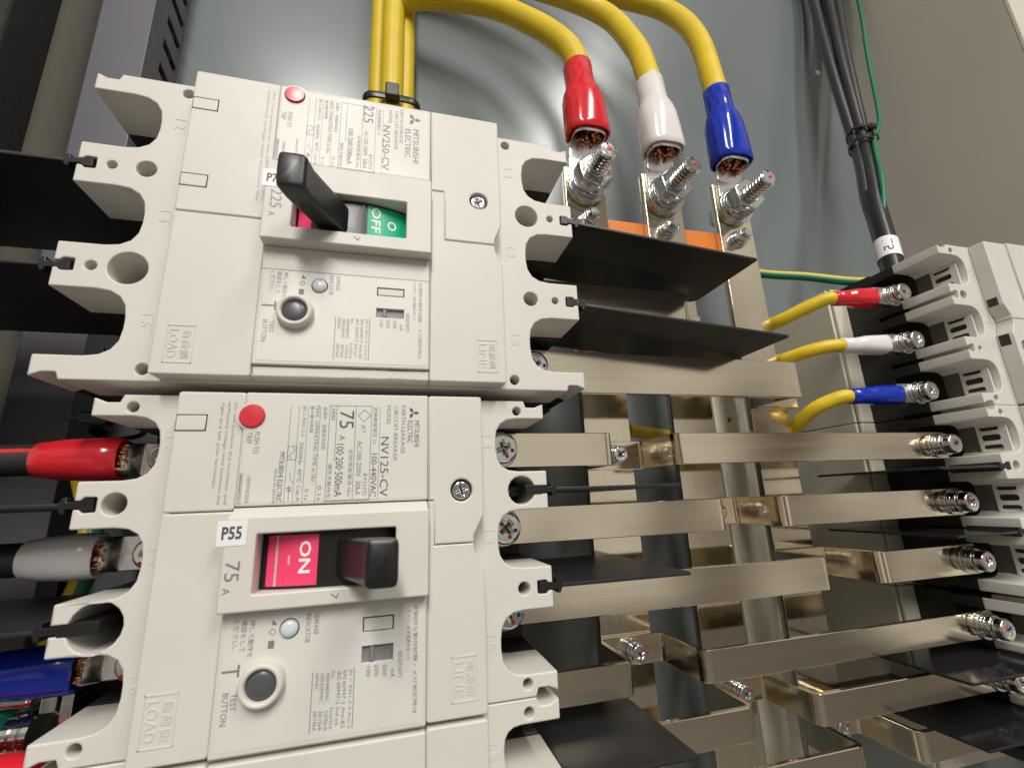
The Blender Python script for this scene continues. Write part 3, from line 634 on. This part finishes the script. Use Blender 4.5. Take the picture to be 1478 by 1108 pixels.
# ------------------------------------------------------------------ main vertical bars
BAR = {'R': (107.3, 132.5), 'W': (158.5, 183.5), 'B': (209.0, 234.0)}
TOPS = {'R': 154, 'W': 158, 'B': 158}
LABS = {'R': 'upright plated busbar bolted to the lug in the red sleeve', 'W': 'upright plated busbar bolted to the lug in the white sleeve', 'B': 'upright plated busbar bolted to the lug in the blue sleeve'}
BV = 141.5
for k, (a, b) in BAR.items():
    c = (a + b) / 2; t = thing('main_busbar', LABS[k], 'busbar', (c, -255, -64.2), group='upright main busbars')
    tp = TOPS[k] + 255; y0 = BV + 255
    part('bar', ext([rpoly(rect(-(b - a) / 2, (b - a) / 2, 0, tp), 0.8)], 0, 4.2, 0.35, 2), 'nickel_bright', t)
    xb = 0.0
    hd = part('bolt_head', mv(ext([hexa(9)], -8.6, -1.8, 0.5, 2), xb, y0, 0), 'zinc', t); part('washer', mv(washer(5, 10.5, -1.7, -0.05), xb, y0, 0), 'zinc', hd)
    zf = 4.2 + 2.6      # on top of the cable lug tongue
    bo = part('bolt', mv(stud(5.3, -1.0, zf + 27.5), xb, y0, 0), 'zinc', t)
    part('flat_washer', mv(washer(5.2, 12.2, zf, zf + 1.7), xb, y0, 0), 'zinc', bo)
    part('spring_washer', mv(washer(5.2, 10.2, zf + 1.75, zf + 4.3), xb, y0, 0), 'zinc', bo)
    part('nut', mv(rot(join([ext([hexa(11.0), circ(0, 0, 5.0, 24)], zf + 4.35, zf + 12.8, 0.7, 2)]), 0.2, 'Z'), xb, y0, 0), 'zinc', bo)
    part('paint_mark', mv(lathe([(1.4, 0), (1.1, 0.2), (0, 0.3)], 10), xb + 0.6, y0 + 0.8, zf + 27.55), 'inkred', bo)
    part('paint_mark', mv(box(-0.6, 0.6, 0, 2.2, 0, 0.3, 0.1), xb - 0.2, y0 + 3.0, zf + 27.2), 'inkblue', bo)
    sc = part('bar_screw', mv(join([stud(3.0, 4.2, 13.2, 1.1)]), 0.0, 119.5 + 255, 0), 'zinc', t)
    part('spring_washer', mv(washer(3.1, 5.0, 6.0, 8.0), 0, 119.5 + 255, 0), 'zinc', sc); part('flat_washer', mv(washer(3.1, 5.8, 4.22, 5.9), 0, 119.5 + 255, 0), 'zinc', sc)
    part('nut', mv(ext([hexa(4.6), circ(0, 0, 3.0, 20)], 8.05, 11.2, 0.4, 2), 0, 119.5 + 255, 0), 'zinc', sc)
t = thing('insulator_strip', 'orange insulating support strip behind the tops of the upright busbars', 'insulator', (172, 119, -64.4))
part('strip', box(-70, 64, -6.5, 6.5, -9, -0.1, 0.6), 'orange', t)
for x in (-60, 58): part('spacer', mv(lathe([(4, -65.4), (4, -9.1)], 6), x, 0, 0), 'orange', t)

# ------------------------------------------------------------------ bent straps from the bars to the terminals
ZF, TH = -29.2, 2.4
ZT = -58.7
MK = [(2.0, -1.4, 'inkred'), (1.0, 1.9, 'inkblue')]
def strap(label, v0, v1, uL, bar, uR, zl=ZF, zr=ZF):
    """terminal - bend - tab on the bar - bend - terminal; uL / uR None when that side is absent"""
    a, b = BAR[bar]; zl_ = a - 2.3; zr_ = b + 4.8; path = []
    if uL is not None: path += [(uL, zl), (zl_, zl), (zl_, ZT)]
    else: path += [(a + 1, ZT)]
    if uR is not None: path += [(zr_, ZT), (zr_, zr), (uR, zr)]
    else: path += [(b - 1, ZT)]
    c = (v0 + v1) / 2; t = thing('bent_busbar', label, 'busbar', (0, c, 0), group='bent busbars joining bars to breakers'); h = (v1 - v0) / 2
    part('bar', ribbon(path, -h, h, TH), 'nickel', t)
    pan_bolt(t, (a + b) / 2 + 1.5, 0, ZT + TH / 2 + 0.02, r=4.0, h=3.0, m='zinc', ang=0.6, marks=[(2.0, 1.5, 'inkred')])
    return t
s1 = strap('bent plated bar to the uppermost bolt of the breaker set to ON', -20.6, -6.8, 52, 'R', 300)
s2 = strap('bent plated bar to the middle bolt of the breaker set to ON', -49.3, -35.9, 52, 'W', 300)
s3 = strap('bent plated bar to the lowest bolt of the breaker set to ON', -77.3, -63.2, 52, 'B', 300)
s4 = strap('bent plated bar low down, crossing the bar under the red sleeve', -105.8, -94.0, 50, 'R', 300)
s5 = strap('bent plated bar low down, crossing the bar under the white sleeve', -127.6, -116.0, 50, 'W', 300)
s6 = strap('bent plated bar low down, crossing the bar under the blue sleeve', -148.6, -136.8, 50, 'B', 300)
# the wide bar of the upper breaker stands on two spacer blocks in front of the blue-phase bar
t = thing('wide_busbar', 'wide straight plated bar from the lowest line terminal of the breaker set to OFF', 'busbar', (0, 19.7, 0), group='bent busbars joining bars to breakers')
part('bar', ribbon([(63, -29.4), (210.5, -29.4)], -9.2, 9.2, 3.2), 'nickel', t)
part('spacer', box(209.0, 234, -9, 9, -59.95, -52, 0.4), 'nickel_bright', t)
part('riser', ribbon([(206.5, -31.2), (206.5, -53)], -9, 9, 3), 'nickel', t)
# bars of the two upper poles of the breaker set to OFF, mostly behind the barriers
for v, bar, lab in ((91.4, 'R', 'plated bar from the uppermost line terminal of the breaker set to OFF'), (56.4, 'W', 'plated bar between the two barriers of the breaker set to OFF')):
    a, b = BAR[bar]; t = thing('bent_busbar', lab, 'busbar', (0, v, 0), group='bent busbars joining bars to breakers')
    part('bar', ribbon([(63, -33), (a - 2.5, -33), (a - 2.5, ZT), (b - 1, ZT)], -8, 8, 2.6), 'nickel', t)
    pan_bolt(t, (a + b) / 2, 0, ZT + 1.35, r=4.0, h=3.0, m='zinc', ang=0.6)

# terminal screws
for i in range(3):      # ON breaker, line end (breaker local frame: y = u, x = -(v+45))
    xs = (-13.9 + 45, -42.5 + 45, -70.6 + 45)[i]
    pan_bolt(B, -(45 - 45) + (-31.4, -2.2, 26.2)[i], 56.0, -27.9, r=6.0, h=3.2, m='steel', ang=(0.3, 0.75, 0.5)[i], washers=((1.12, 0.9), (1.0, 1.6), (1.2, 0.9)), marks=[(1.0, 3.6, 'inkblue'), (3.2, 1.4, 'inkred')])
for i in range(3):
    pan_bolt(A, (i - 1) * 35, 71.5, -31.2, r=6.0, h=3.4, m='zinc', ang=0.5, marks=[(0.5, 4.0, 'inkblue')])
for Rk, zz, xs in ((R2, -27.95 + 6, (28.0 - 0.4, -1.2, -28.8)), (R3, -27.95 + 6, (23.5, 1.9, -18.9))):
    for i, x in enumerate(xs):
        pan_bolt(Rk, -x if Rk is None else (x), UR - 292.5, zz, r=4.8, h=4.2, m='steel', ang=0.4 + i * 0.3, washers=((1.15, 1.0), (1.0, 1.4), (1.05, 1.6), (1.3, 1.1)), marks=[(1.6, 1.4, 'inkred'), (1.0, -1.2, 'inkblue')])
for i, x in enumerate((30.0, 0.0, -30.0)):
    pan_bolt(R1, (23.7, -5.0, -33.7)[i], UR - 292.0, -29.6 + 6, r=5.0, h=3.8, m='steel', ang=0.3 + i, washers=((1.15, 1.0), (1.02, 1.6), (1.25, 1.1)))
part('mounting_screw', mv(rot(screw_head(2.8, 2.4, 0.4), 0, 'Z'), -15, 56.3, -23), 'zinc', B)

# ------------------------------------------------------------------ insulated cables with crimped lugs
def frame_from(d, hint):
    d = Vector(d).normalized(); s = Vector(hint); s = (s - d * s.dot(d)).normalized(); return d, s, d.cross(s)
def strands(c, d, s, n_, a, b, r, count, ln):
    ms = []; k = 0
    while k < count:
        x, y = random.uniform(-1, 1), random.uniform(-1, 1)
        if x * x + y * y > 1: continue
        o = Vector(c) + s * x * a + n_ * y * b
        ms.append(tube([o, o + d * (ln * random.uniform(0.55, 1.1)) + s * random.uniform(-.2, .2) + n_ * random.uniform(-.2, .2)], r, 6, smooth=False)); k += 1
    return join(ms)
def power_cable(label, path, r, tip, sleeve, sr, group, hint=(1, 0, 0), lugw=11.3, bolt=None, name='power_cable'):
    """path: jacket centre line ending at the sleeve; tip: where the sleeve mouth is; sleeve colour"""
    t = thing(name, label, 'cable', (0, 0, 0), group=group)
    a = Vector(path[-1]); b = Vector(tip); d, s, n = frame_from(b - a, hint); L = (b - a).length
    part('jacket', tube(path[:-1] + [tuple(a - d * L * 0.10), tuple(a + d * L * 0.03), tuple(a + d * L * 0.09)], r, 20), 'yellow', t, 60)
    sec = [(0.0, r * 1.04, r * 1.04, 2), (0.02, r * 1.17, r * 1.17, 2), (0.28, r * 1.18, r * 1.16, 2), (0.34, r * 1.22, r * 1.2, 2), (0.44, sr[0] * 0.90, sr[1] * 1.02, 2.2), (0.53, sr[0] * 0.98, sr[1] * 1.06, 2.3), (0.72, sr[0] * 1.0, sr[1] * 1.06, 2.5), (0.92, sr[0] * 1.02, sr[1], 2.8), (0.985, sr[0] * 1.0, sr[1] * 0.97, 3), (1.0, sr[0] * 0.94, sr[1] * 0.9, 3), (0.985, sr[0] * 0.88, sr[1] * 0.82, 3), (0.8, sr[0] * 0.86, sr[1] * 0.8, 2.6)]
    part('sleeve', loft([(a + d * L * f, s, n, x, y, e) for f, x, y, e in sec], 40, (True, True)), sleeve, t, 60)
    m = a + d * L * 0.80; lb = [(0.0, 0.80, 0.72), (0.2, 0.82, 0.74), (0.225, 0.78, 0.66), (0.2, 0.70, 0.55), (0.0, 0.7, 0.55)]
    lug = part('cable_lug', loft([(m + d * L * f, s, n, sr[0] * x, sr[1] * y, 3) for f, x, y in lb], 36, (True, True)), 'tin', t, 60)
    part('copper_strands', strands(m + d * L * 0.04, d, s, n, sr[0] * 0.60, sr[1] * 0.50, 0.85 if r > 5 else 0.35, 42 if r > 5 else 22, L * 0.16 + 3.0), 'copper', t)
    t_ = D.objects['copper_strands'] if False else None
    return t, lug, d, s, n, m + d * L * 0.2
g = 'thick yellow supply cables'
CABS = [('R', 'red', [(6, 300, -116), (20, 311, -101), (69, 301, -86), (98, 272, -70), (113.5, 246, -59), (119.3, 224, -55)], (120.6, 169, -52), 'thick yellow cable ending in a red sleeve'),
        ('W', 'white', [(8, 352, -118), (50, 356, -108), (104, 343, -95), (154, 311, -79), (168.5, 265, -64), (169.0, 224, -55)], (170.3, 168, -52), 'thick yellow cable ending in a white sleeve'),
        ('B', 'blue', [(8, 384, -118), (70, 390, -112), (130, 378, -103), (168, 357, -95), (210, 332, -80), (223, 291, -66), (219.8, 228, -55)], (219.6, 168, -52), 'thick yellow cable ending in a blue sleeve')]
for k, col, path, tip, lab in CABS:
    t, lug, d, s, n, e = power_cable(lab, path, 7.4, tip, col, (12.6, 9.8), g)
    c = (BAR[k][0] + BAR[k][1]) / 2
    # flattened tongue from the barrel down to the bolt, on the face of the bar
    loop = [(c - 9.8, 166), (c - 10.6, BV), ] + [(c + 10.6 * math.cos(PI + i * PI / 14), BV + 10.6 * math.sin(PI + i * PI / 14)) for i in range(1, 14)] + [(c + 10.6, BV), (c + 9.8, 166)]
    part('tongue', ext([loop, circ(c, BV, 5.2, 24)], -59.95, -57.45, 0.3, 2), 'tin', t)
    part('neck', loft([((c, 171, -57.0), (1, 0, 0), (0, 0, 1), 9.6, 2.6, 3), ((c, 164, -58.2), (1, 0, 0), (0, 0, 1), 10.0, 1.7, 4), ((c, 158.5, -58.7), (1, 0, 0), (0, 0, 1), 10.2, 1.2, 6)], 32), 'tin', t, 50)
g = 'yellow branch cables'
BR = [('red', [(205, 60, -100), (228, 63, -84), (238.5, 65.5, -66), (241.5, 66.4, -56), (246.6, 68.8, -47), (252, 71.0, -41), (258, 72, -37.5)], (282, 72.0, -33), 0, 'thin yellow cable with a red sleeve on the upper right breaker'),
      ('white', [(205, 44, -100), (228, 43, -84), (238.5, 42.2, -66), (239, 41.4, -56), (241.5, 42, -47.5), (247.6, 43, -41), (256, 43.3, -37.5)], (282, 43.4, -33), 1, 'thin yellow cable with a white sleeve on the upper right breaker'),
      ('blue', [(150, 4, -92), (195, -1, -95), (224, -4, -86), (238.5, 0, -66), (239, 5, -56), (241, 9.8, -47.5), (246.6, 13.0, -41), (253.5, 14.2, -37.5)], (282, 14.6, -33), 2, 'thin yellow cable with a blue sleeve on the upper right breaker')]
for col, path, tip, i, lab in BR:
    t, lug, d, s, n, e = power_cable(lab, path, 3.7, tip, col, (5.3, 5.3), g, hint=(0, 1, 0))
    vb = (74.8, 45.6, 17.0)[i]
    yv = (72.3, 43.6, 14.9)[i]; uu = 292.0
    part('tongue', ext([[(279, yv - 4.8), (uu, yv - 5.6)] + [(uu + 5.6 * math.sin(j * PI / 10), yv - 5.6 * math.cos(j * PI / 10)) for j in range(1, 10)] + [(uu, yv + 5.6), (279, yv + 4.8)]], -31.3, -29.7, 0.2, 1), 'tin', t)
    part('neck', loft([((280, yv - 0.3, -33), (0, 1, 0), (0, 0, 1), 4.7, 3.6, 3), ((285, yv, -31.2), (0, 1, 0), (0, 0, 1), 5.0, 1.2, 4)], 24), 'tin', t, 50)
# bundled yellow uprights behind the upper breaker, held by a tie
g = 'yellow cables rising behind the breaker set to OFF'
for i, (u, w) in enumerate(((-0.5, -113), (8.6, -105), (17.2, -113))):
    solo('power_cable', tube([(u + 3, 40, w), (u + 1, 150, w), (u, 230, w), (u - 0.5, 420, w)], 7.4 if i == 1 else 6.2, 20), 'yellow', ('yellow upright cable on the duct side of the tied yellow bundle', 'foremost yellow upright cable of the tied bundle above the breaker set to OFF', 'yellow upright cable on the busbar side of the tied yellow bundle')[i], 'cable', g, ang=60)
t = thing('cable_tie', 'black cable tie round the upright yellow cables', 'cable tie', (9, 219, -108))
part('strap', rot(ext([rpoly(rect(-18.5, 18.5, -13.5, 12.0), 9), rpoly(rect(-17, 17, -12, 10.5), 8)], -2.2, 2.2, 0.2, 1), PI / 2, 'X'), 'black', t)
part('tie_head', box(-4, 4.5, -4.5, 5.5, 10.5, 17.5, 1.0), 'black', t)
# blue sleeve glimpsed behind the bars
solo('insulating_sleeve', tube([(224, 39.5, -74), (243, 37.5, -70)], lambda f: 5.4 - 1.0 * f, 20, 4), 'blue', 'small blue sleeve showing behind the wide straight bar', 'sleeve')
# earth wire: green with a yellow stripe
t = thing('earth_wire', 'green and yellow earth wire running behind the red sleeve', 'wire')
pw = [(205, 124, -100), (260, 112.5, -85), (286, 107, -74), (305, 97, -58), (318, 92, -44)]
part('jacket', tube(pw, 2.6, 14), 'cabgreen', t, 60)
part('stripe', tube([(u, v + 1.1, w + 0.95) for u, v, w in pw], 1.75, 12), 'yellow', t, 60)

# ------------------------------------------------------------------ black cable bundle on the right
def cat(a, b, o1, o2): return [tuple(Vector(p)) for p in a]
KN = (383, 248, -80)
g = 'black control cables in the tied bundle'
starts = [(424, 470, -113), (437, 470, -108), (450, 474, -108), (459, 482, -113)]
for i, s in enumerate(starts):
    dx = (-4.6, -1.6, 2.2, 4.8)[i]; dz = (-2.4, 2.6, 2.4, -2.6)[i]
    mid = Vector(s).lerp(Vector((KN[0] + dx, KN[1], KN[2] + dz)), 0.55) + Vector((-2, 0, 0))
    end = [(366 + dx * 0.7, 208, -70 + dz), (348 + dx * 0.55, 166, -61 + dz), (337 + dx * 0.4, 132, -54), (328 + dx * 0.2, 105, -48), (324, 90, -46)]
    solo('control_cable', tube([(s[0] + 1, s[1] + 75, -114), s, tuple(mid), (KN[0] + dx, KN[1], KN[2] + dz)] + end, lambda f: 5.0 - 1.3 * min(1, f * 2.4), 16), 'cable', ('black cable on the grey panel side of the tied bundle', 'second black cable from the grey panel side of the tied bundle', 'black cable in the tied bundle next to the one beside the green wire', 'black cable of the tied bundle running beside the thin green wire')[i], 'cable', g, ang=60)
solo('control_wire', tube([(460, 540, -98), (457, 440, -95), (434, 352, -88), (405, 274, -75), (391, 249, -70), (378, 230, -68), (357, 188, -57), (346, 160, -53.5), (337, 138, -54)], 1.6, 12), 'cabgreen', 'thin green wire along the tied black cable bundle', 'wire', ang=60)
dk = (Vector((366, 208, -70)) - Vector((400, 290, -88))).normalized()
for q, lab in ((KN, 'upper black cable tie round the black cable bundle'), ((377, 233, -76.5), 'lower black cable tie round the black cable bundle')):
    t = thing('cable_tie', lab, 'cable tie', group='cable ties on the black bundle')
    mx = dirmx(q, Vector(q) + dk)
    part('strap', tr(lathe([(8.3, -1.9), (9.1, -1.9), (9.1, 1.9), (8.3, 1.9), (8.3, -1.9)], 28), mx), 'black', t)
    part('tie_head', mv(box(-2.5, 2.5, -2.5, 2.5, -3, 3, 0.6), q[0] + 5.5, q[1] + 3.5, q[2] + 6), 'black', t)
t = thing('heat_shrink_sleeve', 'glossy black sleeve at the lower end of the cable bundle', 'sleeve')
part('sleeve', tube([(352, 174, -63), (343, 150, -57.5), (334, 122, -51.5), (326.5, 100, -47), (323, 88, -45)], lambda f: 6.6 - 0.3 * f, 22), 'black', t, 60)
t = thing('wire_marker', 'white marker tube with black characters on the black sleeve', 'marker')
a, b = Vector((335.3, 126, -52.4)), Vector((330.0, 110, -49.1)); mx = dirmx(a, b)
part('marker_tube', tr(lathe([(6.75, 0), (7.0, 0), (7.0, (b - a).length), (6.75, (b - a).length)], 32), mx), 'sticker', t, 60)
tx = text('L5', -5.2, 5.2, 0, 5.4, 0)
for v in tx.vertices:      # wrap the print round the tube, reading along it
    th = v.co.y / 7.05 + 0.0; ax_ = v.co.x
    v.co = Vector((7.08 * math.sin(th), 0, (b - a).length / 2 + ax_)); v.co.y = -7.08 * math.cos(th)
# turn the print towards the front
best = None
for q in range(72):
    mq = mx @ Matrix.Rotation(q * PI / 36, 4, 'Z'); n_ = (mq.to_3x3() @ Vector((0, -1, 0))); sc_ = n_.dot(Vector((-0.75, -0.25, 0.6)))
    if best is None or sc_ > best[0]: best = (sc_, mq)
part('marker_text', tr(tx, best[1]), 'ink_dark', t)

# ------------------------------------------------------------------ load side cables on the left
def load_cable(label, col, v, uA, uB, cabs, stripe=None, w=-28, rr=(6.6, 6.2)):
    t = thing('load_cable', label, 'cable', group='cables on the load terminals of the breaker set to ON')
    part('jacket', tube([(-215, v + cabs, w - 6), (-150, v + cabs * 0.6, w - 2), (uA - 4, v, w), (uA + 8, v, w)], 4.9, 18), 'cable', t, 60)
    if stripe: part('stripe', tube([(-215, v + cabs + 2.2, w - 2.4), (-150, v + cabs * 0.6 + 2.2, w + 1.9), (uA - 4, v + 2.2, w + 3.7), (uA + 2, v + 2.2, w + 3.7)], 1.0, 8), stripe, t, 60)
    L = uB - uA; X = Vector((0, 1, 0)); Y = Vector((0, 0, 1))
    sec = [(0, 4.9, 4.9, 2), (0.02, 5.5, 5.5, 2), (0.3, rr[0] * 0.97, rr[1], 2), (0.7, rr[0] * 1.04, rr[1] * 1.03, 2.2), (0.98, rr[0], rr[1] * 0.96, 2.4), (1.0, rr[0] * 0.93, rr[1] * 0.9, 2.4), (0.98, rr[0] * 0.86, rr[1] * 0.8, 2.4), (0.8, rr[0] * 0.84, rr[1] * 0.78, 2.4)]
    part('sleeve', loft([((uA + L * f, v, w), X, Y, a, b, e) for f, a, b, e in sec], 36), col, t, 60)
    lug = part('cable_lug', loft([((uB - 6, v, w - 0.5), X, Y, 5.1, 4.6, 2.4), ((uB + 0.5, v, w - 1.5), X, Y, 5.2, 3.6, 3), ((uB + 3.5, v, w - 3.5), X, Y, 5.4, 1.4, 4)], 28), 'tin', t, 50)
    part('tongue', box(uB + 3, uB + 14, v - 5.4, v + 5.4, w - 4.9, w - 3.2, 0.4), 'tin', t)
    part('copper_strands', strands((uB - 1.2, v, w + 1.6), Vector((1, 0, 0)), X, Y, 4.3, 2.7, 0.5, 44, 2.4), 'copper', t)
    return t
load_cable('black cable with a red stripe and red sleeve on a load terminal', 'red', -15.2, -92, -69.0, -2, 'inkred')
load_cable('black cable with a white sleeve on a load terminal', 'white', -44.6, -89.7, -70.8, -1)
load_cable('black cable with a blue sleeve on a load terminal', 'blue', -75.2, -97, -70.6, -2)
for i in range(3):
    pan_bolt(B, (-29.8, -0.4, 30.2)[i], -57.0, -31.0, r=4.6, h=3.2, m='steel', ang=0.5 + i, marks=[(3.0, -2.0, 'inkred')])
    part('terminal_pad', box((-29.8, -0.4, 30.2)[i] - 7.2, (-29.8, -0.4, 30.2)[i] + 7.2, -63.5, -49, -37.9, -36.2, 0.3), 'steel', B)
# clutter behind the load terminals
g = 'green and yellow earth wires behind the load terminals'
t = thing('earth_wire', 'green and yellow earth wire behind the white sleeve', 'wire', group=g)
pw = [(-118, -10, -96), (-104, -34, -84), (-100, -52, -80), (-110, -75, -88), (-125, -110, -100)]
part('jacket', tube(pw, 3.6, 14), 'cabgreen', t, 60); part('stripe', tube([(u - 1.2, v, w + 1.4) for u, v, w in pw], 2.6, 12), 'yellow', t, 60)
for i, (u, v, w) in enumerate(((-97, 4, -62), (-99, -11, -62))):
    t = thing('cable_tie', ('short cut black cable tie under the breaker set to OFF', 'short cut black cable tie above the red sleeve')[i], 'cable tie', (u, v, w), group='cut cable ties by the duct')
    part('tie_head', box(-4.5, 5, -2.6, 2.6, -3, 3, 0.9), 'black', t); part('tail', box(-11, -4.4, -0.6, 0.6, -1, 1, 0.2), 'black', t)
    part('strap', tube([(4, 0, -2), (10, -1, -8), (6, -3, -22), (-10, -4, -34)], 1.1, 8), 'black', t)
t = thing('earth_terminal', 'bolted earth terminal with a green cap at the lower left', 'terminal', (-92, -92, -33))
part('cap', rot(lathe([(6.2, -12), (6.6, -4), (6.4, 3), (4.5, 5.5), (0, 6.2)], 28), PI / 2, 'Y'), 'green', t, 60)
part('bolt', rot(lathe([(0, 4), (5.2, 4), (5.6, 4.6), (5.6, 6.2), (5.0, 6.6), (5.8, 7.2), (5.8, 8.6), (5.1, 9.2), (6.0, 9.6), (6.0, 11), (0, 11)], 28), PI / 2, 'Y'), 'steel', t)
part('lug', box(-14, 9, 6.6, 16, -6, 2, 1.6), 'steel', t); part('nut', mv(rot(ext([hexa(4.6)], 0, 4, 0.5, 2), PI / 2, 'Y'), 12, 8, 0), 'steel', t)
part('bracket', box(17, 20, -16, 18, -30, 4, 0.4), 'steel', t)
solo('insulating_sleeve', tube([(-112, -99, -22), (-90, -97.5, -20), (-73, -97.2, -19)], lambda f: 5.6 - 1.2 * max(0, f - 0.85) * 6, 22), 'red', 'red sleeve at the load side of the lowest left breaker', 'sleeve')
# glint of light on the back panel, put in as a white dome
solo('back_panel_glint', mv(lathe([(0, 0), (3.0, 0), (2.6, 1.2), (0, 1.8)], 16), 429, 380, BACK + 0.02), 'legend', 'small glint of light modelled as a white dome on the grey back panel beside the black cables', 'glint')
